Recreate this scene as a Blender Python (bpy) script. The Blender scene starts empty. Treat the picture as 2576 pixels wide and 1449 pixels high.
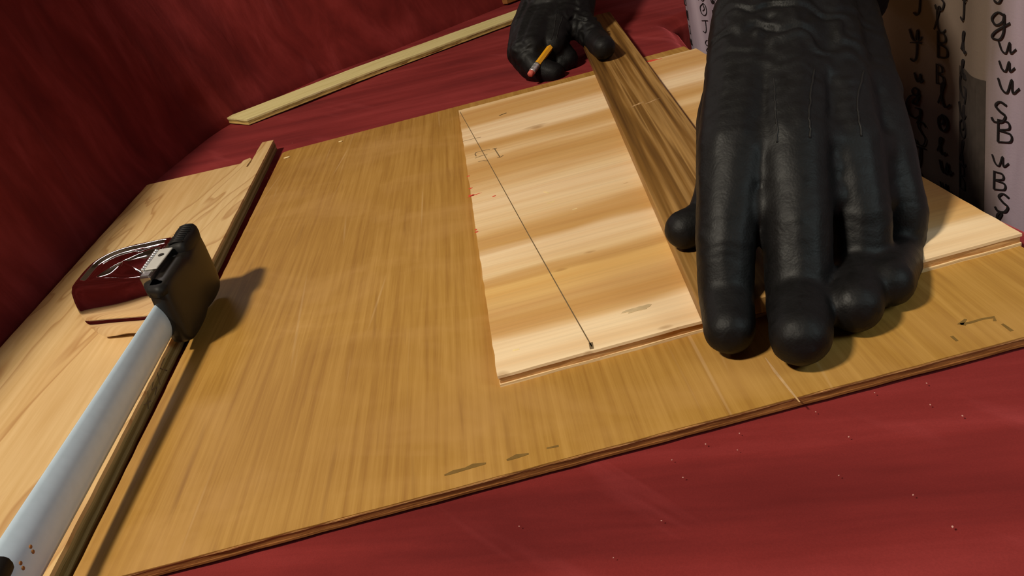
import bpy, bmesh, math, random
import numpy as np
from mathutils import Vector, Matrix, noise
from mathutils.bvhtree import BVHTree

S = bpy.context.scene
COL = S.collection
random.seed(7)

# ------------------------------------------------------------------ camera
W, H, FPX = 2576.0, 1449.0, 2050.0
PITCH, ROLL, YAW = math.radians(26.889), math.radians(15.318), math.radians(-0.7475)
CAM = Vector((0, 0, .205))
_f = Vector((math.sin(YAW)*math.cos(PITCH), math.cos(YAW)*math.cos(PITCH), -math.sin(PITCH)))
_r = Vector((math.cos(YAW), -math.sin(YAW), 0))
_d = _f.cross(_r)
_R = _r*math.cos(ROLL) + _d*math.sin(ROLL)
_D = -_r*math.sin(ROLL) + _d*math.cos(ROLL)
cd = bpy.data.cameras.new('camera')
cam = bpy.data.objects.new('camera', cd)
COL.objects.link(cam)
cd.sensor_width = 36.0
cd.lens = FPX/W*36.0
cd.clip_start = .01
cam.matrix_world = Matrix(((_R.x, -_D.x, -_f.x, CAM.x), (_R.y, -_D.y, -_f.y, CAM.y),
                           (_R.z, -_D.z, -_f.z, CAM.z), (0, 0, 0, 1)))
S.camera = cam

# ------------------------------------------------------------------ world, lights, exposure
wd = bpy.data.worlds.new('room_air')
S.world = wd
wd.use_nodes = True
wd.node_tree.nodes['Background'].inputs[0].default_value = (1, .8, .55, 1)
wd.node_tree.nodes['Background'].inputs[1].default_value = .02


def area(name, loc, target, sx, sy, energy, color, spin=0):
    l = bpy.data.lights.new(name, 'AREA')
    l.shape = 'RECTANGLE'
    l.size, l.size_y, l.energy, l.color = sx, sy, energy, color
    o = bpy.data.objects.new(name, l)
    COL.objects.link(o)
    o.location = loc
    q = (Vector(target)-Vector(loc)).to_track_quat('-Z', 'Y')
    o.rotation_euler = (q.to_matrix().to_4x4() @ Matrix.Rotation(spin, 4, 'Z')).to_euler()
    return o


area('ceiling_lamp_light', (-.94, -.21, 1.62), (0, .5, 0), .26, .12, 39, (1, .90, .73))
area('far_tube_light', (-1.25, 2.2, 1.42), (-.2, .5, 0), .9, .05, 2.2, (1, .90, .86))
area('far_tube_light', (-1.25, 2.45, 1.42), (-.2, .5, 0), .9, .05, 1.8, (1, .90, .86))
area('right_lamp_light', (.56, -.12, .42), (.15, .4, 0), .26, .22, 1.5, (.82, 1, 1))  # unseen cool-white lamp at the front right, not a window
S.view_settings.view_transform = 'Standard'
S.view_settings.look = 'None'
S.view_settings.gamma = 1
S.view_settings.use_curve_mapping = False
S.view_settings.exposure = 0.0

# ------------------------------------------------------------------ helpers


def ray(px, py):
    return _R*((px-W/2)/FPX) + _D*((py-H/2)/FPX) + _f


def at(px, py, z=0.0):
    """point of the horizontal plane at height z seen at a pixel of the photograph"""
    d = ray(px, py)
    return CAM + d*((z-CAM.z)/d.z)


def dep(px, py, t):
    """point at camera depth t"""
    return CAM + ray(px, py)*t


def lin(c):
    return tuple((v/12.92 if v <= .04045 else ((v+.055)/1.055)**2.4) for v in [x/255 for x in c]) + (1,)


class NT:
    def __init__(s, name):
        s.m = bpy.data.materials.new(name)
        s.m.use_nodes = True
        s.t = s.m.node_tree
        s.n = s.t.nodes
        s.b = s.n['Principled BSDF']

    def node(s, typ, ins=None, **kw):
        n = s.n.new(typ)
        for k, v in kw.items():
            setattr(n, k, v)
        for k, v in (ins or {}).items():
            s.set(n.inputs[k], v)
        return n

    def set(s, sock, v):
        if hasattr(v, 'is_output'):
            s.t.links.new(v, sock)
        elif hasattr(v, 'outputs'):
            s.t.links.new(v.outputs[0], sock)
        else:
            sock.default_value = v

    def coord(s):
        return s.node('ShaderNodeTexCoord').outputs['Object']

    def mapping(s, scale, rot=(0, 0, 0), loc=(0, 0, 0), vec=None):
        v = vec or s.coord()
        if any(rot):
            v = s.node('ShaderNodeMapping', {'Vector': v, 'Rotation': rot}).outputs[0]
        return s.node('ShaderNodeMapping', {'Vector': v, 'Scale': scale, 'Location': loc})

    def noise(s, scale, vec, detail=3, rough=.5, dist=0):
        return s.node('ShaderNodeTexNoise', {'Vector': vec, 'Scale': scale, 'Detail': detail, 'Roughness': rough, 'Distortion': dist}).outputs['Fac']

    def ramp(s, fac, stops, interp='LINEAR'):
        r = s.node('ShaderNodeValToRGB', {'Fac': fac})
        cr = r.color_ramp
        cr.interpolation = interp
        while len(cr.elements) < len(stops):
            cr.elements.new(.5)
        for e, (p, c) in zip(cr.elements, stops):
            e.position = p
            e.color = c if len(c) == 4 else tuple(c)+(1,)
        return r.outputs['Color']

    def mix(s, fac, a, b, mode='MIX'):
        n = s.node('ShaderNodeMix', data_type='RGBA', blend_type=mode)
        s.set(n.inputs[0], fac)
        s.set(n.inputs[6], a)
        s.set(n.inputs[7], b)
        return n.outputs[2]

    def math(s, op, a, b=0.0, c=0.0):
        n = s.node('ShaderNodeMath', operation=op)
        s.set(n.inputs[0], a)
        s.set(n.inputs[1], b)
        s.set(n.inputs[2], c)
        return n.outputs[0]

    def xyz(s, vec=None):
        return s.node('ShaderNodeSeparateXYZ', {0: vec or s.coord()}).outputs

    def bump(s, h, strength=.3, dist=.001):
        return s.node('ShaderNodeBump', {'Height': h, 'Strength': strength, 'Distance': dist}).outputs[0]

    def done(s, color=None, rough=.5, metal=0, spec=.5, normal=None, **kw):
        if color is not None:
            s.set(s.b.inputs['Base Color'], color)
        s.set(s.b.inputs['Roughness'], rough)
        s.set(s.b.inputs['Metallic'], metal)
        s.set(s.b.inputs['Specular IOR Level'], spec)
        if normal is not None:
            s.set(s.b.inputs['Normal'], normal)
        for k, v in kw.items():
            s.set(s.b.inputs[k], v)
        return s.m


def plain(name, rgb, rough=.5, metal=0, spec=.5, grain=.12, scale=200):
    m = NT(name)
    c = lin(rgb)
    n = m.noise(scale, m.coord(), 3)
    col = m.ramp(n, [(.3, tuple(v*(1-grain) for v in c[:3])), (.7, tuple(min(1, v*(1+grain)) for v in c[:3]))])
    return m.done(col, rough, metal, spec)


def grey(v):
    return (v, v, v, 1)


# ------------------------------------------------------------------ materials
def mat_pine():
    m = NT('striped_pine_veneer')
    o = m.xyz()
    wob = m.noise(1, m.mapping((5, 26, 1)), 3, .55)
    y = m.math('ADD', o['Y'], m.math('MULTIPLY', m.math('SUBTRACT', wob, .5), .034))
    fac = m.node('ShaderNodeMapRange', {0: y, 1: .29, 2: .79}).outputs[0]
    cr, c2, ta, dk, ye = lin((240, 212, 172)), lin((232, 200, 152)), lin((212, 170, 112)), lin((202, 156, 94)), lin((224, 182, 114))
    bands = [(.303, cr), (.329, cr), (.337, ta), (.352, dk), (.366, ta), (.380, ye), (.389, ye), (.392, dk), (.398, ta), (.405, c2),
             (.430, cr), (.440, dk), (.462, ta), (.472, c2), (.515, cr), (.540, c2), (.560, ta), (.585, dk), (.607, ta), (.615, c2),
             (.628, ta), (.640, dk), (.650, ta), (.660, cr), (.700, cr), (.713, ta), (.735, dk), (.760, ta), (.770, c2)]
    base = m.ramp(fac, [((b-.29)/.5, c) for b, c in bands])
    g1 = m.noise(1, m.mapping((9, 420, 9)), 4, .6)
    base = m.mix(.35, base, m.ramp(g1, [(.3, grey(.72)), (.55, grey(1)), (.8, grey(1.0))]), 'MULTIPLY')
    g2 = m.noise(1, m.mapping((3, 60, 3), loc=(3, 1, 0)), 3, .6)
    base = m.mix(.35, base, m.ramp(g2, [(.35, lin((222, 188, 140))), (.6, grey(1))]), 'MULTIPLY')
    for (x, yk, a, b_) in KNOTS:
        dx = m.math('MULTIPLY', m.math('SUBTRACT', o['X'], x), 1/a)
        dy = m.math('MULTIPLY', m.math('SUBTRACT', y, yk), 1/b_)
        d = m.math('ADD', m.math('MULTIPLY', dx, dx), m.math('MULTIPLY', dy, dy))
        k = m.node('ShaderNodeMapRange', {0: d, 1: 1.0, 2: .0, 3: 0, 4: .45}).outputs[0]
        base = m.mix(k, base, lin((150, 104, 52)))
    return m.done(base, .55, spec=.3, normal=m.bump(g1, .25, .0004))


def mat_brown():
    m = NT('brown_lauan_veneer')
    g = m.noise(1, m.mapping((330, 7, 50), rot=(0, 0, .03)), 4, .65)
    br = m.noise(1, m.mapping((9, 15, 5), rot=(0, 0, .6)), 4, .6, .6)
    lo, hi = lin((152, 107, 46)), lin((190, 146, 76))
    c = m.ramp(g, [(.25, lo), (.5, lin((172, 128, 59))), (.78, hi)])
    haze = m.ramp(br, [(.47, grey(0)), (.75, grey(1))])
    c = m.mix(m.math('MULTIPLY', haze, .62), c, lin((194, 150, 90)))
    br2 = m.noise(1, m.mapping((4, 9, 5), loc=(5, 2, 0)), 3, .55, .4)
    c = m.mix(.32, c, m.ramp(br2, [(.3, lin((205, 190, 160))), (.65, grey(1))]), 'MULTIPLY')
    for k, rz in enumerate((.02, -.05, .12)):
        sc = m.noise(1, m.mapping((210, 4.5, 30), rot=(0, 0, rz), loc=(k*3.1, k*7.7, 0)), 1, .4)
        ln = m.ramp(sc, [(.74, grey(0)), (.80, grey(1))])
        c = m.mix(m.math('MULTIPLY', ln, .4), c, lin((205, 168, 118)))
    dk = m.noise(1, m.mapping((160, 11, 30), loc=(9, 4, 0)), 2, .5)
    c = m.mix(m.math('MULTIPLY', m.ramp(dk, [(.64, grey(0)), (.78, grey(1))]), .5), c, lin((120, 78, 34)))
    return m.done(c, .5, spec=.35, normal=m.bump(g, .25, .0004))


def mat_birch():
    m = NT('cathedral_grain_veneer')
    v = m.mapping((13, 2.4, 2), rot=(0, 0, .16), loc=(.43, .35, 0))
    n = m.noise(1, v, 3, .5, .7)
    w = m.math('FRACT', m.math('MULTIPLY', n, 8.0))
    line = m.ramp(w, [(0, grey(0)), (.72, grey(.12)), (.93, grey(1)), (1, grey(0))])
    fine = m.noise(1, m.mapping((220, 9, 9)), 4, .6)
    c = m.ramp(fine, [(.3, lin((206, 170, 116))), (.7, lin((222, 190, 140)))])
    c = m.mix(m.math('MULTIPLY', line, .66), c, lin((168, 120, 70)))
    big = m.noise(1, m.mapping((7, 3, 2), loc=(2, 6, 0)), 3, .5)
    c = m.mix(.4, c, m.ramp(big, [(.35, lin((235, 210, 175))), (.6, grey(1))]), 'MULTIPLY')
    return m.done(c, .55, spec=.3, normal=m.bump(fine, .2, .0003))


def mat_walnut():
    m = NT('dark_streaked_hardwood')
    rz = math.radians(5.5)
    v = m.mapping((95, 1.6, 20), rot=(0, 0, rz))
    s1 = m.noise(1, v, 3, .55, .3)
    s2 = m.noise(1, m.mapping((420, 9, 40), rot=(0, 0, rz), loc=(2, 3, 0)), 4, .65)
    c = m.ramp(s1, [(.30, lin((84, 54, 18))), (.42, lin((130, 92, 40))), (.50, lin((172, 132, 76))), (.56, lin((118, 82, 34))), (.64, lin((152, 112, 54))), (.72, lin((180, 142, 90)))])
    c = m.mix(.45, c, m.ramp(s2, [(.3, grey(.5)), (.6, grey(1))]), 'MULTIPLY')
    return m.done(c, .5, spec=.35, normal=m.bump(s2, .3, .0005))


def mat_strip():
    m = NT('pale_yellow_veneer')
    g = m.noise(1, m.mapping((12, 160, 9), rot=(0, 0, -.51)), 4, .6)
    c = m.ramp(g, [(.3, lin((214, 198, 134))), (.55, lin((230, 216, 156))), (.8, lin((236, 222, 170)))])
    return m.done(c, .6, spec=.25)


def mat_core(name, a, b, sx=60, sy=60):
    m = NT(name)
    n = m.noise(1, m.mapping((sx, sy, 500)), 4, .65)
    return m.done(m.ramp(n, [(.3, lin(a)), (.7, lin(b))]), .8, spec=.15, normal=m.bump(n, .6, .0008))


def mat_suede():
    m = NT('red_suede')
    rot = m.mapping((3.0, 26, 9), rot=(0, 0, math.radians(14)))
    nap = m.noise(1, rot, 4, .6, .4)
    blot = m.noise(14, m.coord(), 4, .6, .5)
    fib = m.noise(1500, m.coord(), 2, .6)
    br = m.noise(1, m.mapping((5, 40, 5), rot=(0, 0, math.radians(58)), loc=(1, 4, 0)), 3, .5, .3)
    c = m.ramp(nap, [(.3, lin((104, 31, 30))), (.5, lin((127, 41, 39))), (.70, lin((150, 55, 54)))])
    c = m.mix(.5, c, m.ramp(blot, [(.3, lin((212, 200, 200))), (.7, grey(1))]), 'MULTIPLY')
    c = m.mix(m.math('MULTIPLY', m.ramp(br, [(.6, grey(0)), (.78, grey(1))]), .38), c, lin((172, 74, 76)))
    c = m.mix(.4, c, m.ramp(fib, [(.3, grey(.7)), (.7, grey(1))]), 'MULTIPLY')
    h = m.math('ADD', m.math('MULTIPLY', nap, 1.0), m.math('MULTIPLY', fib, .06))
    return m.done(c, .92, spec=.12, normal=m.bump(h, .55, .003), **{'Sheen Weight': .55, 'Sheen Roughness': .42, 'Sheen Tint': lin((220, 100, 108))})


def mat_leather():
    m = NT('black_leather')
    v = m.node('ShaderNodeTexVoronoi', {'Vector': m.coord(), 'Scale': 900}).outputs['Distance']
    n = m.noise(160, m.coord(), 4, .6, .8)
    h = m.math('ADD', m.math('MULTIPLY', v, .25), n)
    c = m.ramp(n, [(.3, lin((11, 10, 10))), (.7, lin((17, 16, 17)))])
    return m.done(c, m.math('ADD', m.math('MULTIPLY', n, .25), .42), spec=.22, normal=m.bump(h, .25, .0009))


def mat_curtain():
    m = NT('pale_lavender_cloth')
    n = m.noise(1, m.mapping((60, 60, 9)), 3, .5)
    weave = m.noise(900, m.coord(), 2, .5)
    c = m.ramp(n, [(.3, lin((150, 134, 148))), (.7, lin((176, 160, 174)))])
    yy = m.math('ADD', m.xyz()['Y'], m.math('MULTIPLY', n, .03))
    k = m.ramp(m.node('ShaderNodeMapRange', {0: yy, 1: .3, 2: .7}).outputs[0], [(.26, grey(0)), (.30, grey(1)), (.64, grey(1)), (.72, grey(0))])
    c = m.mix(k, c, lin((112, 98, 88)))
    return m.done(c, .85, spec=.15, normal=m.bump(weave, .2, .0004))


KNOTS = []
for (px, py, a, b) in ((1345, 315, .012, .006), (1350, 318, .006, .004), (1410, 678, .0045, .0018), (1484, 634, .004, .0015),
                       (1480, 880, .003, .001), (1262, 934, .004, .001), (1668, 813, .004, .0015), (1570, 455, .0022, .001)):
    p = at(px, py, .0105)
    KNOTS.append((p.x, p.y, a, b))

M = dict(
    pine=mat_pine(), brown=mat_brown(), birch=mat_birch(), walnut=mat_walnut(), strip=mat_strip(),
    pine_core=mat_core('rough_plywood_core', (176, 124, 70), (216, 168, 112)),
    pine_back=mat_core('pale_back_veneer', (216, 182, 132), (232, 204, 160), 12, 120),
    brown_core=mat_core('reddish_plywood_core', (132, 82, 40), (164, 110, 62)),
    brown_back=mat_core('brown_back_veneer', (120, 74, 36), (150, 98, 52)),
    birch_core=mat_core('grey_brown_plywood_core', (140, 122, 78), (178, 156, 106), 60, 6),
    birch_dark=mat_core('dark_plywood_layer', (112, 94, 52), (146, 124, 76), 60, 6),
    strip_core=mat_core('streaked_plywood_core', (128, 104, 56), (190, 164, 100), 50, 50),
    strip_back=mat_core('golden_back_veneer', (206, 172, 96), (224, 192, 120), 20, 20),
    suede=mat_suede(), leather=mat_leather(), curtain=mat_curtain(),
    chrome=NT('polished_chrome').done((.86, .83, .84, 1), .05, 1),
    steel=plain('brushed_steel', (176, 174, 170), .3, 1, grain=.1),
    rubber=plain('black_plastic', (26, 22, 18), .42, spec=.4),
    rubber2=plain('matt_black_rubber', (20, 18, 17), .6, spec=.3),
    blade=plain('blue_grey_painted_steel', (208, 226, 242), .30, .1, .7, grain=.03),
    plate=plain('grey_label', (188, 186, 180), .35, 0, grain=.04),
    dark=plain('dark_ink', (40, 34, 30), .7, spec=.2),
    graphite=plain('graphite', (112, 92, 66), .6, spec=.3),
    smudge=plain('grey_smudge', (196, 172, 134), .7, spec=.2),
    faintink=plain('faded_ink', (118, 90, 44), .7, spec=.2),
    chalk=plain('pale_scuff', (184, 148, 104), .8, spec=.1),
    red=plain('red_paint', (214, 74, 52), .6),
    yellow=plain('yellow_lacquer', (222, 156, 28), .3, grain=.03),
    eraser=plain('pink_rubber', (206, 98, 84), .8),
    alu=plain('aluminium_ferrule', (226, 224, 226), .3, .8, grain=.05),
    sleeve=plain('dark_knit_sleeve', (26, 24, 25), .9, spec=.1, grain=.3, scale=600),
    chip=plain('pale_wood_chip', (232, 206, 150), .8),
    lint=plain('pale_lint', (190, 140, 130), .9),
    ink=plain('black_fabric_ink', (30, 26, 27), .8, spec=.15),
    patch=plain('dull_grey_cloth', (92, 82, 76), .9, spec=.1),
    wall=plain('dim_painted_plaster', (150, 132, 112), .9, spec=.1, scale=12),
    floor=plain('dark_floor_boards', (70, 52, 38), .6, scale=20),
    paint=plain('dark_ceiling_paint', (170, 156, 138), .9, spec=.1, scale=12),
)


# ------------------------------------------------------------------ mesh helpers
def mesh_obj(name, bm, mat, parent=None, smooth=False):
    me = bpy.data.meshes.new(name)
    bmesh.ops.recalc_face_normals(bm, faces=bm.faces)
    bm.to_mesh(me)
    bm.free()
    if smooth:
        for p in me.polygons:
            p.use_smooth = True
    me.materials.append(mat)
    o = bpy.data.objects.new(name, me)
    COL.objects.link(o)
    if parent is not None:
        o.parent = parent
        o.matrix_parent_inverse = Matrix.Translation(-parent.location)
    return o


def thing(name, label, cat, loc=(0, 0, 0), group=None):
    o = bpy.data.objects.new(name, None)
    o.empty_display_size = .02
    COL.objects.link(o)
    o.location = loc
    tag(o, label, cat, group)
    return o


def tag(o, label=None, cat=None, group=None, kind=None):
    if label:
        o['label'] = label
    if cat:
        o['category'] = cat
    if group:
        o['group'] = group
    if kind:
        o['kind'] = kind
    return o


def prism_bm(pts, z0, z1, bevel=0.0, bm=None, seg=1):
    """closed outline extruded from z0 to z1"""
    own = bm is None
    bm = bm or bmesh.new()
    lo = [bm.verts.new((p[0], p[1], z0)) for p in pts]
    hi = [bm.verts.new((p[0], p[1], z1)) for p in pts]
    n = len(pts)
    fs = [bm.faces.new(hi), bm.faces.new(list(reversed(lo)))]
    for i in range(n):
        fs.append(bm.faces.new((lo[i], lo[(i+1) % n], hi[(i+1) % n], hi[i])))
    if bevel and own:
        bmesh.ops.bevel(bm, geom=list(bm.edges), offset=bevel, segments=seg, affect='EDGES', profile=.5)
    return bm


def ragged(pts, amp, step, seed, sides=None):
    """outline with slightly splintered edges"""
    rnd = random.Random(seed)
    out = []
    n = len(pts)
    for i in range(n):
        a, b = Vector(pts[i][:2]), Vector(pts[(i+1) % n][:2])
        L = (b-a).length
        k = max(1, int(L/step)) if (sides is None or i in sides) else 1
        nrm = Vector((-(b-a).y, (b-a).x)).normalized()
        for j in range(k):
            p = a.lerp(b, j/k)
            if j:
                p = p + nrm*rnd.uniform(-amp, amp)
            out.append((p.x, p.y))
    return out


def tube_bm(pts, rad, seg=8, bm=None, caps=True):
    bm = bm or bmesh.new()
    pts = [Vector(p) for p in pts]
    n = len(pts)
    rad = rad if isinstance(rad, (list, tuple)) else [rad]*n
    t0 = (pts[1]-pts[0]).normalized()
    up = Vector((0, 0, 1)) if abs(t0.z) < .9 else Vector((1, 0, 0))
    nx = t0.cross(up).normalized()
    rings = []
    for i in range(n):
        t = (pts[min(i+1, n-1)]-pts[max(i-1, 0)]).normalized()
        nx = (nx - t*nx.dot(t)).normalized()
        ny = t.cross(nx)
        rings.append([bm.verts.new(pts[i]+(nx*math.cos(a)+ny*math.sin(a))*rad[i]) for a in [2*math.pi*k/seg for k in range(seg)]])
    for a, b in zip(rings, rings[1:]):
        for k in range(seg):
            bm.faces.new((a[k], a[(k+1) % seg], b[(k+1) % seg], b[k]))
    if caps:
        bm.faces.new(list(reversed(rings[0])))
        bm.faces.new(rings[-1])
    return bm


def ribbon_bm(pts, widths, h=.00012, bm=None, nrm=Vector((0, 0, 1))):
    """thin flat mark lying on a surface, with a little thickness"""
    bm = bm or bmesh.new()
    pts = [Vector(p) for p in pts]
    n = len(pts)
    if not isinstance(widths, (list, tuple)):
        widths = [widths]*n
    rows = []
    for i in range(n):
        t = (pts[min(i+1, n-1)]-pts[max(i-1, 0)]).normalized()
        s = t.cross(nrm).normalized()*widths[i]*.5
        rows.append([bm.verts.new(pts[i]+s), bm.verts.new(pts[i]+s+nrm*h), bm.verts.new(pts[i]-s+nrm*h), bm.verts.new(pts[i]-s)])
    for a, b in zip(rows, rows[1:]):
        for k in range(4):
            bm.faces.new((a[k], a[(k+1) % 4], b[(k+1) % 4], b[k]))
    bm.faces.new(rows[0])
    bm.faces.new(list(reversed(rows[-1])))
    return bm


def blotch_bm(c, rx, ry, ang, z, seed, h=.00012, n=22, rough=.35):
    rnd = random.Random(seed)
    pts = []
    for k in range(n):
        a = 2*math.pi*k/n
        r = 1+rnd.uniform(-rough, rough)
        x, y = rx*r*math.cos(a), ry*r*math.sin(a)
        pts.append((c.x+x*math.cos(ang)-y*math.sin(ang), c.y+x*math.sin(ang)+y*math.cos(ang)))
    return prism_bm(pts, z, z+h)


# ------------------------------------------------------------------ the room around
def box_obj(name, a, b, mat):
    bm = prism_bm([(a[0], a[1]), (b[0], a[1]), (b[0], b[1]), (a[0], b[1])], a[2], b[2])
    return mesh_obj(name, bm, mat)


for nm, a, b, mt in (('floor', (-2.6, -2.4, -.50), (2.6, 3.4, -.45), 'floor'), ('ceiling', (-2.6, -2.4, 1.95), (2.6, 3.4, 2.0), 'paint'),
                     ('wall_left', (-2.65, -2.4, -.5), (-2.6, 3.4, 2.0), 'wall'), ('wall_right', (2.6, -2.4, -.5), (2.65, 3.4, 2.0), 'wall'),
                     ('wall_back', (-2.65, 3.4, -.5), (2.65, 3.45, 2.0), 'wall'), ('wall_front', (-2.65, -2.45, -.5), (2.65, -2.4, 2.0), 'wall')):
    tag(box_obj(nm, a, b, M[mt]), kind='structure')

# ------------------------------------------------------------------ sofa: seat and wrapped back
sofa = thing('sofa', 'red suede sofa with flat seat and curved leaning back, spread with boards', 'sofa', (0, .6, -.45))


def seat_edge(y):
    e = .2475 - .0157*max(0, min(1, (y-.33)/.2))
    e += max(0, min(.14*(y-.84), .0152))
    return e + .12*max(0, min(1, (y-.978)/.06))


def seat_mesh():
    bm = bmesh.new()
    ny, nx = 230, 110
    rows = []
    for j in range(ny+1):
        y = -.45 + (1.75+.45)*j/ny
        xe = seat_edge(y)
        row = []
        for i in range(nx+1):
            x = -.50 + (xe+.50)*i/nx
            w = noise.noise(Vector((x*3.0, y*26, 1.3)))*.6 + noise.noise(Vector((x*7, y*9, 4.7)))*.6
            far = max(.25, min(1, (y-.85)/.25))
            z = -.0016 + .0016*w*far - .001*abs(noise.noise(Vector((x*12, y*12, 0))))
            z = min(z, -.0001)
            e = max(0, 1-(xe-x)/.02)
            z -= .012*e*e
            row.append(bm.verts.new((x, y, z)))
        # the rolled front edge and the drop to the floor
        for k in range(1, 7):
            a = math.pi/2*k/6
            row.append(bm.verts.new((xe+.005*math.sin(a), y, -.0135-.009*(1-math.cos(a)))))
        row.append(bm.verts.new((xe+.005, y, -.2)))
        row.append(bm.verts.new((xe+.004, y, -.448)))
        row.append(bm.verts.new((-.50, y, -.448)))
        rows.append(row)
    for a, b in zip(rows, rows[1:]):
        n = len(a)
        for i in range(n):
            bm.faces.new((a[i], a[(i+1) % n], b[(i+1) % n], b[i]))
    bm.faces.new(rows[0])
    bm.faces.new(list(reversed(rows[-1])))
    return bm


mesh_obj('seat', seat_mesh(), M['suede'], sofa, True)


def catmull(pts, n):
    pts = [Vector(p) for p in pts]
    P = [2*pts[0]-pts[1]] + pts + [2*pts[-1]-pts[-2]]
    out = []
    for i in range(1, len(P)-2):
        for k in range(n):
            t = k/n
            a, b, c, d = P[i-1], P[i], P[i+1], P[i+2]
            out.append(.5*((2*b)+(c-a)*t+(2*a-5*b+4*c-d)*t*t+(3*b-a-3*c+d)*t**3))
    out.append(P[-2])
    return out


def back_mesh():
    bm = bmesh.new()
    base = catmull([(-.350, -.45), (-.350, .0), (-.350, .40), (-.354, .55), (-.362, .73), (-.350, .89), (-.312, 1.06), (-.222, 1.205), (-.088, 1.292), (.0945, 1.430), (.26, 1.555), (.44, 1.66)], 16)
    prof = [(-.004, -.012), (-.004, .0), (.000, .012), (.008, .03)] + [(.008+.25*(z-.03), z) for z in [.03+.25*k/24 for k in range(1, 25)]]
    top = prof[-1]
    for k in range(1, 9):
        a = math.pi*k/8
        prof.append((top[0]+.05-.05*math.cos(a)+.01*k/8, top[1]+.05*math.sin(a)))
    prof += [(top[0]+.12, .1), (top[0]+.12, -.448), (.03, -.448)]
    rows = []
    s = 0
    for i, p in enumerate(base):
        t = (base[min(i+1, len(base)-1)]-base[max(i-1, 0)]).normalized()
        out = Vector((-t.y, t.x))
        if i:
            s += (p-base[i-1]).length
        row = []
        for k, (o, z) in enumerate(prof):
            u = s + .30*z
            amp = min(1, max(0, z/.06))*(1 if k < 28 else .3)
            fold = (.011*noise.noise(Vector((u*7, z*1.2, 0))) + .0065*noise.noise(Vector((u*21, z*2.0, 3)))
                    - .006*(1-abs(noise.noise(Vector((u*8, z*1.0, 9)))))**5*min(1, max(0, z/.1)))
            q = p + out*(o+fold*amp)
            row.append(bm.verts.new((q.x, q.y, z)))
        rows.append(row)
    for a, b in zip(rows, rows[1:]):
        n = len(a)
        for i in range(n):
            bm.faces.new((a[i], a[(i+1) % n], b[(i+1) % n], b[i]))
    bm.faces.new(rows[0])
    bm.faces.new(list(reversed(rows[-1])))
    return bm


mesh_obj('backrest', back_mesh(), M['suede'], sofa, True)


# ------------------------------------------------------------------ boards
def plywood(name, label, cat, outline, z0, layers, mats, jag=.0004, seed=1, sides=None, loc=None):
    """layers: list of (part name, thickness, material, inset)"""
    cx = sum(p[0] for p in outline)/len(outline)
    cy = sum(p[1] for p in outline)/len(outline)
    t = thing(name, label, cat, loc or (cx, cy, z0))
    z = z0
    for k, (pn, th, mt, ins) in enumerate(layers):
        pts = ragged(outline, jag, .009, seed+k, sides)
        if ins:
            pts = [(p[0]+(cx-p[0])*ins, p[1]+(cy-p[1])*ins) for p in pts]
        mesh_obj(pn, prism_bm(pts, z, z+th), M[mt], t)
        z += th
    return t


ZB, ZP = .0045, .0105
# wide brown sheet under everything
BIG = [(-.1985, .2455), (.2185, .2455), (.2185, .8120), (.1194, .8120), (-.1935, .8225), (-.1985, .8200)]
big = plywood('plywood_sheet', 'wide brown plywood sheet with marker smears lying under the striped board', 'board', BIG, 0.0,
              [('bottom_veneer', .0010, 'brown_back', .0), ('core', .0024, 'brown_core', .001), ('face_ply', .0006, 'pine_core', 0), ('top_veneer', .0005, 'brown', 0)], M, .00018, 3)
# striped pine panel
PAN = [(-.0205, .3040), (.2190, .3065), (.2175, .7680), (-.0145, .7755)]
pan = plywood('striped_board', 'striped pale pine plywood board with a ruled pencil line, on the brown sheet', 'board', PAN, ZB,
              [('bottom_veneer', .0014, 'pine_back', 0), ('core', .0032, 'pine_core', .003), ('top_veneer', .0014, 'pine', 0)], M, .0003, 11)
# left board with the broken tongue
TL = .011
LEFT = [(-.204, .05), (-.203, .2484), (-.2114, .8572), (-.2240, .8600), (-.2243, .838), (-.2236, .790), (-.2241, .7767), (-.2262, .7775),
        (-.2252, .8024), (-.2279, .8085), (-.2341, .8047), (-.2350, .7960), (-.2390, .7965), (-.3356, .8118), (-.3366, .4894), (-.337, .05)]
left = plywood('plywood_board', 'pale wavy-grained plywood board with a snapped tongue, under the tape measure', 'board', LEFT, 0.0,
               [('bottom_veneer', .0022, 'birch_dark', 0), ('cross_layer', .0022, 'birch_core', .001), ('core', .0022, 'birch_dark', 0),
                ('cross_layer', .0022, 'birch_core', .001), ('top_veneer', .0022, 'birch', 0)], M, .0002, 21)
# far strip
STR = [(-.2730, 1.0195), (-.1385, 1.104), (.130, 1.2450), (.148, 1.3120), (-.142, 1.176), (-.3125, 1.0690)]
strip = plywood('plywood_strip', 'narrow pale yellow plywood strip lying along the sofa back', 'board', STR, 0.0,
                [('bottom_veneer', .0018, 'strip_back', 0), ('core', .0030, 'strip_core', .002), ('top_veneer', .0020, 'strip', 0)], M, .0004, 31)
# scrap behind
scrap = thing('wood_offcut', 'dull brown wood offcut standing at the far sofa back behind the pencil hand', 'wood', (.17, 1.44, 0))
bm = bmesh.new()
bm = prism_bm([(.0985, 1.4150), (.250, 1.515), (.243, 1.525), (.0915, 1.425)], 0, .10, .001)
mesh_obj('block', bm, M['brown_core'], scrap)

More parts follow.
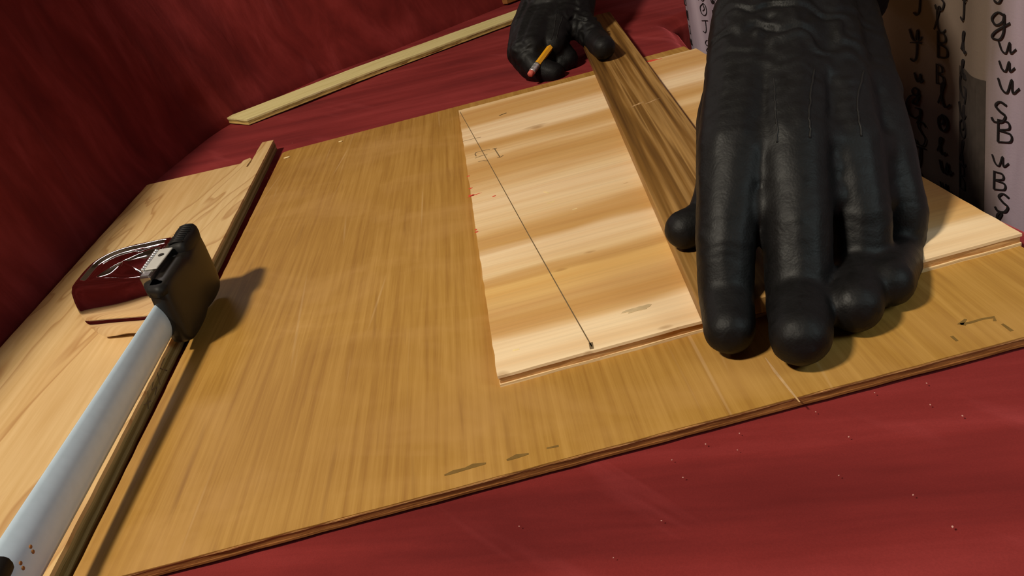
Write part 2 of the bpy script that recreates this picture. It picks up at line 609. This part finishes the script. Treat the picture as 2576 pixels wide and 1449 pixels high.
# dark batten used as a straightedge
ZT0, ZT1 = ZP, ZP+.0085
b0, b1 = Vector((.0722, .3005)), Vector((.1440, 1.018))
bd = (b1-b0).normalized()
bn = Vector((bd.y, -bd.x))
BAT = [tuple(b0), tuple(b0+bn*.047), tuple(b1+bn*.0455), tuple(b1)]
batten = thing('wood_batten', 'dark brown streaked wooden batten held as a straightedge across the striped board', 'batten', (.11, .65, ZT0))
mesh_obj('bar', prism_bm(BAT, ZT0, ZT1, .0006), M['walnut'], batten)
for k, (px, py, rx, ry) in enumerate(((1603, 263, .0055, .0014), (1640, 255, .006, .001))):
    p = at(px, py, ZT1)
    mesh_obj('scuff_mark', blotch_bm(p, rx, ry, .45, ZT1, 40+k, n=26, rough=.6), M['chalk'], batten)


# marks on the striped panel
def line_on(parent, name, pix, z, w, mat, h=.0001, sub=1):
    pts = [at(x, y, z) for x, y in pix]
    return mesh_obj(name, ribbon_bm(pts, w, h), M[mat], parent)


line_on(pan, 'pencil_line', [(1157, 281), (1240, 428), (1330, 591), (1410, 733), (1489, 872)], ZP, .00055, 'graphite')
line_on(pan, 'pencil_tick', [(1164, 356), (1196, 348), (1210, 345)], ZP, .0006, 'graphite')
line_on(pan, 'pencil_dash', [(1256, 291), (1274, 284)], ZP, .0013, 'dark')
line_on(pan, 'pencil_tick', [(1486, 862), (1489, 878)], ZP, .0018, 'graphite')
for pix in ([(1239, 375), (1245, 374), (1250, 373)], [(1244, 374), (1251, 385), (1258, 396)], [(1251, 397), (1258, 396), (1266, 391)],
            [(1198, 393), (1195, 388), (1197, 384), (1216, 379), (1232, 376)], [(1195, 398), (1212, 392), (1226, 389)], [(1203, 407), (1216, 404), (1226, 405)]):
    line_on(pan, 'pencil_letter', pix, ZP, .0008, 'graphite')
for k, (px, py, rx, ry, a) in enumerate(((1186, 492, .0022, .0016, .2), (1193, 491, .004, .0007, .2), (1184, 474, .0012, .001, 0), (1178, 443, .001, .001, 0),
                                         (1199, 584, .0011, .0009, 0), (1197, 578, .0008, .0008, 0), (1638, 153, .0075, .0028, -.05), (1242, 494, .0013, .0008, .3))):
    mesh_obj('paint_spot', blotch_bm(at(px, py, ZP), rx, ry, a, ZP, 60+k, rough=.5), M['red'], pan)
mesh_obj('smudge', blotch_bm(at(1606, 777, ZP), .0068, .0019, .02, ZP, 80, rough=.25), M['smudge'], pan)
for (x0, y0, x1, y1) in ((1378, 512, 1395, 506), (1440, 528, 1452, 524), (1290, 882, 1306, 878), (1368, 482, 1382, 486)):
    line_on(pan, 'wood_fleck', [(x0, y0), (x1, y1)], ZP, .0012, 'chip')

# marks on the brown sheet
for k, (pix, w, mt) in enumerate((([(1118, 1196), (1140, 1188), (1170, 1180), (1190, 1172), (1222, 1166)], [.0008, .0022, .0016, .0026, .0010], 'faintink'),
                                  ([(1275, 1158), (1300, 1148), (1330, 1142)], [.0010, .0026, .0008], 'faintink'),
                                  ([(1375, 1128), (1405, 1122)], [.0008, .0012], 'faintink'),
                                  ([(2416, 816), (2440, 812), (2470, 803), (2500, 798), (2503, 808)], [.0014, .0014, .0012, .0016, .0012], 'faintink'),
                                  ([(2430, 803), (2416, 816), (2430, 818)], [.0010, .0022, .0010], 'faintink'),
                                  ([(2521, 815), (2546, 833)], [.0010, .0014], 'faintink'), ([(2394, 846), (2408, 858)], [.0012, .0010], 'faintink'))):
    pts = [at(x, y, ZB) for x, y in pix]
    mesh_obj('marker_mark', ribbon_bm(pts, w, .0001), M[mt], big)
line_on(big, 'pale_scratch', [(1925, 900), (1950, 935), (1990, 985), (2012, 1012)], ZB, [.0003, .0012, .0009, .0005], 'chalk')
# pencilled figures on the side of the left board
bm = bmesh.new()
for (ya, za, yb, zb) in ((.414, .009, .404, .0085), (.404, .0085, .410, .003), (.399, .009, .395, .003), (.390, .0085, .384, .0070), (.384, .0070, .391, .0045),
                         (.391, .0045, .385, .003), (.380, .009, .372, .003), (.378, .004, .370, .007)):
    xa = -.2030-(ya-.2484)*.0138+.00012
    ribbon_bm([(xa, ya, za), (xa, yb, zb)], .0006, .0001, bm, Vector((1, 0, 0)))
mesh_obj('pencil_figures', bm, M['graphite'], left)

# ------------------------------------------------------------------ tape measure lying on its side
tape = thing('tape_measure', 'chrome and black tape measure on its side with blade pulled out towards the viewer', 'tape measure', (-.225, .468, TL))


def tp(x, y, z):
    return Vector((x, y, z))


def resample(poly, n):
    poly = [Vector(p) for p in poly]
    c = catmull(poly+[poly[0]], 6)[:-1]
    L = [0]
    for a, b in zip(c, c[1:]+[c[0]]):
        L.append(L[-1]+(b-a).length)
    out = []
    for k in range(n):
        s = L[-1]*k/n
        i = max(j for j in range(len(c)) if L[j] <= s)
        a, b = c[i], c[(i+1) % len(c)]
        out.append(a.lerp(b, (s-L[i])/max(1e-9, L[i+1]-L[i])))
    return out


BODY = resample([(-.199, .4315), (-.218, .4375), (-.238, .4455), (-.2535, .4515), (-.2588, .4550), (-.2602, .4620), (-.2604, .478), (-.2575, .493), (-.2490, .5030),
                 (-.236, .5065), (-.220, .5045), (-.201, .4990), (-.1985, .482), (-.1985, .450)], 96)
bc = Vector((-.228, .470))


def loops_bm(outline, c, levels, cap=True):
    bm = bmesh.new()
    rings = []
    for ins, z in levels:
        r = []
        for p in outline:
            v = c-p
            q = p+v.normalized()*min(ins, v.length*.98)
            r.append(bm.verts.new((q.x, q.y, z)))
        rings.append(r)
    n = len(outline)
    for a, b in zip(rings, rings[1:]):
        for k in range(n):
            bm.faces.new((a[k], a[(k+1) % n], b[(k+1) % n], b[k]))
    if cap:
        bm.faces.new(list(reversed(rings[0])))
        bm.faces.new(rings[-1])
    return bm


mesh_obj('lower_shell', loops_bm(BODY, bc, [(.012, TL+.0002), (.009, TL+.0004), (.0055, TL+.0022), (.003, TL+.006), (.0012, TL+.011), (.0002, TL+.0158), (.0010, TL+.0162)]), M['chrome'], tape, True)
mesh_obj('upper_shell', loops_bm(BODY, bc, [(.0010, TL+.0164), (.0, TL+.0168), (-.0003, TL+.022), (.0002, TL+.029), (.0012, TL+.0345), (.0030, TL+.0378), (.0055, TL+.0396), (.0075, TL+.0400),
                                            (.0090, TL+.0395), (.0102, TL+.0386), (.0115, TL+.0382), (.016, TL+.0391), (.022, TL+.0401), (.028, TL+.0408), (.036, TL+.0413)]), M['chrome'], tape, True)
# black base (faces right)
BASE = resample([(-.1995, .4200), (-.1925, .4185), (-.1885, .4225), (-.1868, .440), (-.1862, .462), (-.1868, .485), (-.1888, .4985), (-.1935, .5030), (-.1995, .5010), (-.2010, .480), (-.2010, .440)], 72)
kb = Vector((-.194, .461))
mesh_obj('base_block', loops_bm(BASE, kb, [(.006, TL+.0003), (.004, TL+.0006), (.0016, TL+.003), (.0003, TL+.008), (0, TL+.018), (0, TL+.028), (.0006, TL+.034), (.0022, TL+.0372), (.0045, TL+.0384)]), M['rubber'], tape, True)
# ribbed brake lever on the far upper corner of the base
LEV = resample([(-.1990, .4680), (-.1900, .4650), (-.1870, .4720), (-.1868, .488), (-.1885, .4985), (-.1935, .5035), (-.1995, .5015), (-.2010, .490)], 48)
lev = mesh_obj('brake_lever', loops_bm(LEV, Vector((-.193, .485)), [(.001, TL+.0340), (.0, TL+.0385), (.0004, TL+.0415), (.0016, TL+.0432), (.0036, TL+.0440)]), M['rubber2'], tape, True)
for k in range(9):
    y = .4690+k*.0033
    bm = tube_bm([(-.1978, y+.0005, TL+.0441), (-.1935, y, TL+.0449), (-.1892, y-.0006, TL+.0440)], .0008, 6)
    mesh_obj('grip_rib', bm, M['rubber2'], lev, True)
# collar between shell and base, grey label with a dot, knurled strip
col = mesh_obj('collar', prism_bm([(-.2065, .4330), (-.1990, .4300), (-.1975, .4680), (-.2065, .4720)], TL+.030, TL+.0418, .0012, seg=2), M['steel'], tape)
lab = mesh_obj('label_plate', prism_bm([(-.2045, .4400), (-.1965, .4375), (-.1950, .4660), (-.2040, .4690)], TL+.0419, TL+.0428, .0003), M['plate'], tape)
mesh_obj('screw', loops_bm([Vector((-.1995+.0017*math.cos(a), .4570+.0017*math.sin(a))) for a in [2*math.pi*k/16 for k in range(16)]], Vector((-.1995, .457)),
                           [(0, TL+.0427), (0, TL+.0433), (.0005, TL+.0435)]), M['dark'], lab, True)
for k in range(10):
    t = k/9
    c = Vector((-.2062, .4420, TL+.0420)).lerp(Vector((-.2056, .4680, TL+.0424)), t)
    bm = bmesh.new()
    bmesh.ops.create_uvsphere(bm, u_segments=8, v_segments=6, radius=.00135)
    bmesh.ops.translate(bm, verts=bm.verts, vec=c)
    mesh_obj('knurl', bm, M['alu'], tape, True)
# nozzle that the blade leaves through
mesh_obj('nozzle', loops_bm(resample([(-.2005, .4215), (-.1920, .4175), (-.1890, .4260), (-.1980, .4350), (-.2055, .4330)], 32), Vector((-.1965, .427)),
                            [(0, TL+.0325), (0, TL+.0362), (.0012, TL+.0378), (.003, TL+.0384)]), M['rubber2'], tape, True)


# blade on its edge, hollow side left
def blade_pt(y, s):
    f = max(0, (.426-y)/.2)
    lo, hi = Vector((-.1985, .0182)), Vector((-.1985-.0065*f, .0392-.0012*f))
    q = lo.lerp(hi, (s+1)/2)
    n = Vector((hi.y-lo.y, lo.x-hi.x)).normalized()
    q += n*.0036*(1-s*s)
    return Vector((q.x, y, q.y))


def blade_bm():
    bm = bmesh.new()
    rows = []
    ys = [.4260-(.4260-.1990)*k/40 for k in range(41)]
    for y in ys:
        r = []
        for side in (0, 1):
            for k in range(13):
                p = blade_pt(y, -1+2*k/12)
                r.append((p.x-(.0004 if side else 0), p.y, p.z))
        r = r[:13]+list(reversed(r[13:]))
        rows.append([bm.verts.new(p) for p in r])
    for a, b in zip(rows, rows[1:]):
        n = len(a)
        for i in range(n):
            bm.faces.new((a[i], a[(i+1) % n], b[(i+1) % n], b[i]))
    bm.faces.new(rows[0])
    bm.faces.new(list(reversed(rows[-1])))
    return bm


blade = mesh_obj('blade', blade_bm(), M['blade'], tape, True)


def on_blade(px, py):
    best = None
    d = ray(px, py).normalized()
    for i in range(120):
        for k in range(25):
            p = blade_pt(.20+.12*i/119, -1+k/12)
            v = p-CAM
            e = (v-d*v.dot(d)).length
            if best is None or e < best[0]:
                best = (e, p)
    return best[1]


for (px, py) in ((79, 1376), (83, 1388), (54, 1417), (58, 1429)):
    p = on_blade(px, py)
    bm = bmesh.new()
    bmesh.ops.create_uvsphere(bm, u_segments=10, v_segments=6, radius=.00085)
    bmesh.ops.scale(bm, verts=bm.verts, vec=(.5, 1, 1))
    bmesh.ops.translate(bm, verts=bm.verts, vec=p)
    mesh_obj('rivet', bm, M['brown_core'], blade, True)
p = on_blade(8, 1452)
bm = tube_bm([p+Vector((.0006, .004, .003)), p+Vector((.0015, 0, .0045)), p+Vector((.0015, -.010, .0045)), p+Vector((.001, -.022, .003))], [.0015, .0042, .0048, .004], 14)
mesh_obj('end_hook', bm, M['rubber2'], blade, True)


# ------------------------------------------------------------------ gloved hands
def grow(chains, voxel, smooth=8, creases=()):
    """one closed skin over chains of (point, radius) joints"""
    bm = bmesh.new()
    for ch in chains:
        for (p0, r0), (p1, r1) in zip(ch, ch[1:]):
            p0, p1 = Vector(p0), Vector(p1)
            n = max(2, int((p1-p0).length/(min(r0, r1)*.35))+1)
            for k in range(n+1):
                t = k/n
                mtx = Matrix.Translation(p0.lerp(p1, t))
                bmesh.ops.create_icosphere(bm, subdivisions=2, radius=r0+(r1-r0)*t, matrix=mtx)
    me = bpy.data.meshes.new('tmp')
    bm.to_mesh(me)
    bm.free()
    o = bpy.data.objects.new('tmp', me)
    COL.objects.link(o)
    r = o.modifiers.new('r', 'REMESH')
    r.mode = 'VOXEL'
    r.voxel_size = voxel
    s = o.modifiers.new('s', 'SMOOTH')
    s.factor = .5
    s.iterations = smooth
    dg = bpy.context.evaluated_depsgraph_get()
    out = bpy.data.meshes.new_from_object(o.evaluated_get(dg))
    bpy.data.objects.remove(o)
    n = len(out.vertices)
    co = np.empty(n*3)
    out.vertices.foreach_get('co', co)
    co = co.reshape(-1, 3)
    no = np.empty(n*3)
    out.vertices.foreach_get('normal', no)
    no = no.reshape(-1, 3)
    disp = np.zeros(n)
    for (c, axis, rad, lam, amp) in creases:
        axis = np.array(Vector(axis).normalized())
        d = co-np.array(c)
        t = d@axis
        g = np.exp(-(d*d).sum(1)/(rad*rad))
        j = np.array([noise.noise(Vector(v)*90) for v in co])*lam*.9
        disp += amp*g*(np.cos(2*np.pi*(t+j)/lam)-.6)
    # loose leather: soft uneven hollows
    soft = np.array([noise.noise(Vector(v)*55)*.6+noise.noise(Vector(v)*140)*.3 for v in co])
    disp += soft*.0008
    co = co+no*disp[:, None]
    out.vertices.foreach_set('co', co.ravel())
    out.update()
    for p in out.polygons:
        p.use_smooth = True
    return out


def skin_obj(name, me, mat, parent):
    me.name = name
    me.materials.clear()
    me.materials.append(mat)
    o = bpy.data.objects.new(name, me)
    COL.objects.link(o)
    o.parent = parent
    o.matrix_parent_inverse = Matrix.Translation(-parent.location)
    return o


def seam_on(me, pts, r, name, mat, parent, n=26):
    bvh = BVHTree.FromPolygons([v.co.copy() for v in me.vertices], [tuple(p.vertices) for p in me.polygons])
    line = catmull(pts, max(2, n//max(1, len(pts)-1)))
    snapped = [bvh.find_nearest(p)[0] for p in line]
    return mesh_obj(name, tube_bm(snapped, r, 6), mat, parent, True)


# --- near hand (fingers towards the viewer, thumb on the batten)
WR = dep(2015, 20, .418)
I = [(dep(1895, 50, .412), .022), (dep(1848, 390, .368), .0178), (dep(1824, 615, .354), .0134), (dep(1826, 745, .352), .0122), (at(1836, 828, .0165), .0110)]
MI = [(dep(1975, 40, .408), .022), (dep(1990, 365, .362), .0182), (dep(2004, 560, .348), .0152), (dep(2011, 745, .344), .0142), (at(2014, 846, .0175), .0124)]
RI = [(dep(2055, 45, .410), .022), (dep(2122, 375, .367), .0176), (dep(2160, 545, .358), .0144), (dep(2164, 680, .358), .0132), (at(2150, 768, .0165), .0118)]
PK = [(dep(2115, 60, .414), .020), (dep(2214, 400, .380), .0166), (dep(2260, 540, .376), .0134), (dep(2260, 638, .378), .0120), (at(2238, 712, .0160), .0108)]
TH = [(dep(1905, 120, .420), .022), (dep(1842, 300, .408), .0185), (dep(1825, 470, .404), .0150), (dep(1788, 556, .402), .0120), (at(1722, 577, ZT1+.0102), .0103)]
near = thing('gloved_hand', 'black leather gloved hand in the foreground pressing the batten with its thumb', 'hand', at(1980, 860, ZB))
ARM = [(dep(2030, 0, .42), .033), (dep(2040, -170, .47), .037), (dep(2080, -420, .56), .042)]
webs = []
for A, B in ((I, MI), (MI, RI), (RI, PK)):
    webs.append([(A[1][0], .0150), (B[1][0], .0150)])
    webs.append([(A[1][0].lerp(A[2][0], .35), .0118), (B[1][0].lerp(B[2][0], .35), .0118)])
    webs.append([(A[1][0].lerp(A[2][0], .7), .0100), (B[1][0].lerp(B[2][0], .7), .0100)])
    webs.append([(A[0][0].lerp(A[1][0], .55), .0190), (B[0][0].lerp(B[1][0], .55), .0190)])
ch = [I, MI, RI, PK, TH, ARM,
      [(dep(1950, 220, .395), .020), (dep(2100, 220, .395), .020)], [(dep(1900, 330, .392), .017), (dep(2200, 350, .396), .016)], [(WR, .031), (dep(2010, 120, .408), .027)]]
axh = (MI[1][0]-WR).normalized()
cre = [(dep(1990, 90, .385), axh, .028, .013, .0008), (dep(1905, 90, .39), axh, .020, .011, .0007), (dep(2090, 90, .39), axh, .024, .012, .0008)]
for F in (I, MI, RI, PK):
    ax = (F[3][0]-F[1][0]).normalized()
    cre.append((F[2][0], ax, .012, .0065, .0003))
    cre.append((F[3][0], ax, .009, .0055, .00025))
    
cre.append((TH[3][0], (TH[4][0]-TH[3][0]).normalized(), .010, .0045, .0006))
nm_ = grow(ch[:5]+ch[6:]+webs+[[(dep(2030, 0, .42), .032), (dep(2034, -90, .444), .033)]], .00125, 14, cre)
skin_obj('glove', nm_, M['leather'], near)
ar = grow([[(dep(2052, -35, .428), .0385), (dep(2040, -170, .47), .041), (dep(2080, -420, .56), .046), (dep(2130, -700, .70), .05)]], .003, 6)
skin_obj('sleeve', ar, M['sleeve'], near)
seam_on(nm_, [dep(2062, 160, .36), dep(2060, 240, .345), dep(2062, 320, .335)], .0005, 'seam', M['rubber2'], near)
seam_on(nm_, [dep(1932, 170, .36), dep(1927, 240, .345), dep(1922, 320, .335)], .0005, 'seam', M['rubber2'], near)
seam_on(nm_, [dep(2170, 180, .37), dep(2174, 250, .352), dep(2180, 330, .345)], .0005, 'seam', M['rubber2'], near)

# --- far hand (pencil tucked in curled fingers, thumb on the batten)
far = thing('gloved_hand', 'black leather gloved hand at the batten far end, pencil in its curled fingers', 'hand', at(1390, 195, 0))
K = dict(
    I=[(dep(1440, 5, .90), .020), (dep(1405, 70, .875), .019), (dep(1392, 112, .862), .0150), (dep(1408, 128, .868), .0130), (dep(1428, 148, .868), .0122)],
    M=[(dep(1415, 0, .90), .022), (dep(1368, 70, .880), .020), (dep(1340, 122, .858), .0155), (dep(1385, 150, .870), .0132), (dep(1414, 160, .868), .0118)],
    R=[(dep(1385, 0, .91), .022), (dep(1340, 75, .885), .0195), (dep(1316, 130, .862), .0150), (dep(1350, 172, .852), .0134), (dep(1392, 186, .848), .0125)],
    P=[(dep(1360, 0, .92), .021), (dep(1322, 75, .892), .0175), (dep(1306, 135, .872), .0140), (dep(1334, 172, .862), .0126), (dep(1370, 188, .855), .0122)],
    T=[(dep(1450, 10, .90), .022), (dep(1452, 55, .885), .0185), (dep(1482, 82, .865), .0160), (dep(1502, 104, .850), .0135), (at(1518, 120, ZT1+.0125), .0118)],
)
fill = [[(dep(1400, -30, .92), .034), (dep(1395, 20, .90), .031)], [(dep(1370, 60, .895), .020), (dep(1430, 55, .895), .021)], [(dep(1385, 10, .905), .030), (dep(1420, 10, .9), .03)]]
cre = [(K['T'][3][0], (K['T'][4][0]-K['T'][2][0]).normalized(), .016, .0075, .0013), (K['T'][2][0], (K['T'][3][0]-K['T'][1][0]).normalized(), .018, .010, .0012),
       (dep(1470, 35, .86), (dep(1470, 60, .86)-dep(1470, 30, .86)), .020, .012, .0016),
       (K['R'][2][0], (K['R'][3][0]-K['R'][1][0]).normalized(), .016, .008, .0009), (K['M'][3][0], (K['M'][4][0]-K['M'][2][0]).normalized(), .012, .006, .0006)]
fm = grow(list(K.values())+fill+[[(dep(1402, -20, .915), .034), (dep(1404, -60, .95), .035)]], .0014, 7, cre)
skin_obj('glove', fm, M['leather'], far)
fa = grow([[(dep(1404, -42, .94), .040), (dep(1408, -110, 1.0), .043), (dep(1420, -260, 1.10), .048), (dep(1440, -400, 1.22), .052)]], .004, 6)
skin_obj('sleeve', fa, M['sleeve'], far)
seam_on(fm, [dep(1392, 2, .85), dep(1388, 40, .84), dep(1381, 80, .83)], .0006, 'seam', M['rubber2'], far)
seam_on(fm, [dep(1422, 22, .85), dep(1412, 50, .84), dep(1408, 80, .83)], .0006, 'seam', M['rubber2'], far)

# --- pencil
PA, PB = dep(1332.5, 189, .832), dep(1400, 98, .858)
pdir = (PB-PA).normalized()
pen = thing('pencil', 'yellow pencil with pink eraser end tucked in the far gloved hand', 'pencil', PA)
PR = .0034
mesh_obj('shaft', tube_bm([PA+pdir*.016, PA+pdir*.10], PR, 6), M['yellow'], pen)
mesh_obj('ferrule', tube_bm([PA+pdir*.0048, PA+pdir*.0055, PA+pdir*.0075, PA+pdir*.0082, PA+pdir*.0092, PA+pdir*.0122, PA+pdir*.0130, PA+pdir*.0138, PA+pdir*.0165],
                            [PR*.98, PR*1.05, PR*1.05, PR*.92, PR*1.05, PR*1.05, PR*.92, PR*1.05, PR*1.06], 18), M['alu'], pen, True)
mesh_obj('eraser', tube_bm([PA, PA+pdir*.0006, PA+pdir*.0055], [PR*.72, PR*.9, PR*.94], 16), M['eraser'], pen, True)

# ------------------------------------------------------------------ curtain with handwriting
CY0, CY1 = .27, .970


def curt_x(y, z):
    return .270 + .0042*math.sin(y*58) + .0016*math.sin(y*131+1.2) + .0020*math.sin(y*23+z*7)


curtain = thing('curtain', 'pale lavender curtain covered in columns of black handwriting beside the sofa', 'curtain', (.270, .55, -.40))
bm = bmesh.new()
ny, nz = 260, 14
front, back = [], []
for j in range(ny+1):
    y = CY0+(CY1-CY0)*j/ny
    front.append([bm.verts.new((curt_x(y, z), y, z)) for z in [-.40+.95*k/nz for k in range(nz+1)]])
    back.append([bm.verts.new((curt_x(y, z)+.0008, y, z)) for z in [-.40+.95*k/nz for k in range(nz+1)]])
for A in (front, back):
    for a, b in zip(A, A[1:]):
        for k in range(nz):
            bm.faces.new((a[k], a[k+1], b[k+1], b[k]))
for A, B in ((front[0], back[0]), (front[-1], back[-1])):
    for k in range(nz):
        bm.faces.new((A[k], A[k+1], B[k+1], B[k]))
for k in (0, nz):
    for j in range(ny):
        bm.faces.new((front[j][k], front[j+1][k], back[j+1][k], back[j][k]))
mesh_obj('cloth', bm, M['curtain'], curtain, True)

# pen strokes of each character: x right, y up, about one unit tall
GLYPHS = [
    [[(.75, .80), (.55, .98), (.25, .90), (.08, .55), (.2, .15), (.5, .02), (.78, .2), (.78, .45), (.5, .45)], [(.78, .45), (.75, .1), (.6, -.2)]],
    [[(.2, 1), (.2, 0)], [(.2, .98), (.6, .92), (.65, .65), (.25, .52), (.72, .42), (.72, .1), (.2, .0)]],
    [[(.1, .1), (.3, .5), (.5, .95), (.42, 1.0), (.3, .8), (.35, .3), (.55, .02), (.85, .2)]],
    [[(.8, .85), (.5, 1), (.3, .8), (.5, .55), (.75, .35), (.6, .05), (.25, .02), (.12, .2)]],
    [[(.65, .55), (.4, .65), (.18, .4), (.35, .15), (.62, .3), (.66, .6), (.66, -.1), (.5, -.42), (.2, -.35), (.35, -.1), (.9, .25)]],
    [[(.1, .3), (.5, .45), (.62, .62), (.4, .72), (.2, .45), (.35, .1), (.65, .08), (.9, .3)]],
    [[(.1, .9), (.85, .95)], [(.5, .95), (.45, .3), (.3, .05), (.1, .15)]],
    [[(.15, .6), (.3, .2), (.5, .1), (.65, .6), (.7, .1), (.95, .3)]],
    [[(.45, .95), (.15, .7), (.2, .3), (.5, .15), (.8, .4), (.75, .8), (.45, .95), (.55, .6), (.35, .45)]],
]
rnd = random.Random(19)


def write(y, z, size, glyph, wdt, bm):
    for st in GLYPHS[glyph]:
        st2 = catmull([Vector(p) for p in st], 5) if len(st) > 2 else [Vector(st[0]), Vector(st[0]).lerp(Vector(st[1]), .5), Vector(st[1])]
        pts = []
        for p in st2:
            yy = y+(.5-p.x)*size
            zz = z+(p.y-.4)*size
            pts.append(Vector((curt_x(yy, zz)-.0006, yy, zz)))
        rows = []
        n = len(pts)
        for i in range(n):
            t = (pts[min(i+1, n-1)]-pts[max(i-1, 0)])
            t = t.normalized() if t.length > 1e-9 else Vector((0, 0, 1))
            s = t.cross(Vector((1, 0, 0))).normalized()*wdt*(.35+.65*abs(t.z))
            rows.append([bm.verts.new(pts[i]+s), bm.verts.new(pts[i]+s-Vector((.0003, 0, 0))), bm.verts.new(pts[i]-s-Vector((.0003, 0, 0))), bm.verts.new(pts[i]-s)])
        for a, b in zip(rows, rows[1:]):
            for k in range(4):
                bm.faces.new((a[k], a[(k+1) % 4], b[(k+1) % 4], b[k]))
        bm.faces.new(rows[0])
        bm.faces.new(list(reversed(rows[-1])))


y = .961
ci = 0
while y > .30:
    bm = bmesh.new()
    z = .14+rnd.uniform(0, .012)
    while z > -.10:
        size = rnd.uniform(.010, .0165)
        write(y+rnd.uniform(-.003, .003), z, size, rnd.randrange(len(GLYPHS)), rnd.uniform(.0005, .0009), bm)
        z -= size*rnd.uniform(.85, 1.25)
    mesh_obj('handwriting', bm, M['ink'], curtain)
    y -= (.048, .036, .030)[ci % 3]*(.72+.28*(y-.1))*rnd.uniform(.9, 1.15)
    ci += 1
# dull sewn patch
bm = bmesh.new()
g = [[bm.verts.new((curt_x(.404+.034*j/10, z)-.0003, .404+.034*j/10, z)) for z in (-.09, -.04, .0, .046)] for j in range(11)]
for a, b in zip(g, g[1:]):
    for k in range(3):
        bm.faces.new((a[k], a[k+1], b[k+1], b[k]))
bmesh.ops.solidify(bm, geom=list(bm.faces), thickness=.0002)
mesh_obj('patch', bm, M['patch'], curtain)

# ------------------------------------------------------------------ crumbs
for k, (px, py, z, rx, ry, lab) in enumerate(((722, 397, ZB, .0034, .0013, 'pale wood chip near the far left corner of the brown sheet'),
                                              (857, 357, ZB, .0022, .0011, 'pale wood chip by the far edge of the brown sheet'))):
    p = at(px, py, z)
    bm = bmesh.new()
    bmesh.ops.create_icosphere(bm, subdivisions=2, radius=1)
    for v in bm.verts:
        v.co = Vector((v.co.x*rx, v.co.y*ry*1.6, (v.co.z+.8)*.0006))*(1+.25*noise.noise(v.co*2+Vector((k, 0, 0))))
    bmesh.ops.translate(bm, verts=bm.verts, vec=p)
    tag(mesh_obj('wood_chip', bm, M['chip'], None, True), lab, 'wood chip', 'wood chips on the brown sheet')
bm = bmesh.new()
spots = [(1775, 1117, 1), (1690, 1157, .8), (1860, 1090, .8), (1855, 1132, .7), (1718, 1201, .9), (1664, 1310, .8), (2396, 1325, 1.2), (2297, 1245, .9), (2135, 1099, .9), (2331, 964, .9),
         (2340, 1018, .9), (2421, 1046, 1), (2200, 988, .8), (2052, 1036, .8), (1306, 1324, .8), (1543, 1403, .7), (2110, 1196, .8), (735, 360, .9), (673, 448, 1), (685, 432, .7), (790, 285, .6), (1640, 70, .8), (2530, 520, .8)]
for k, (px, py, s) in enumerate(spots):
    p = at(px, py, .0002)
    m4 = Matrix.Translation(p) @ Matrix.Rotation(rnd.uniform(0, 3), 4, 'Z') @ Matrix.Diagonal((.00042*s, .0003*s, .00025*s, 1))
    bmesh.ops.create_icosphere(bm, subdivisions=1, radius=1, matrix=m4)
tag(mesh_obj('sawdust', bm, M['lint']), 'tiny pale sawdust crumbs scattered on the red suede', 'sawdust', kind='stuff')
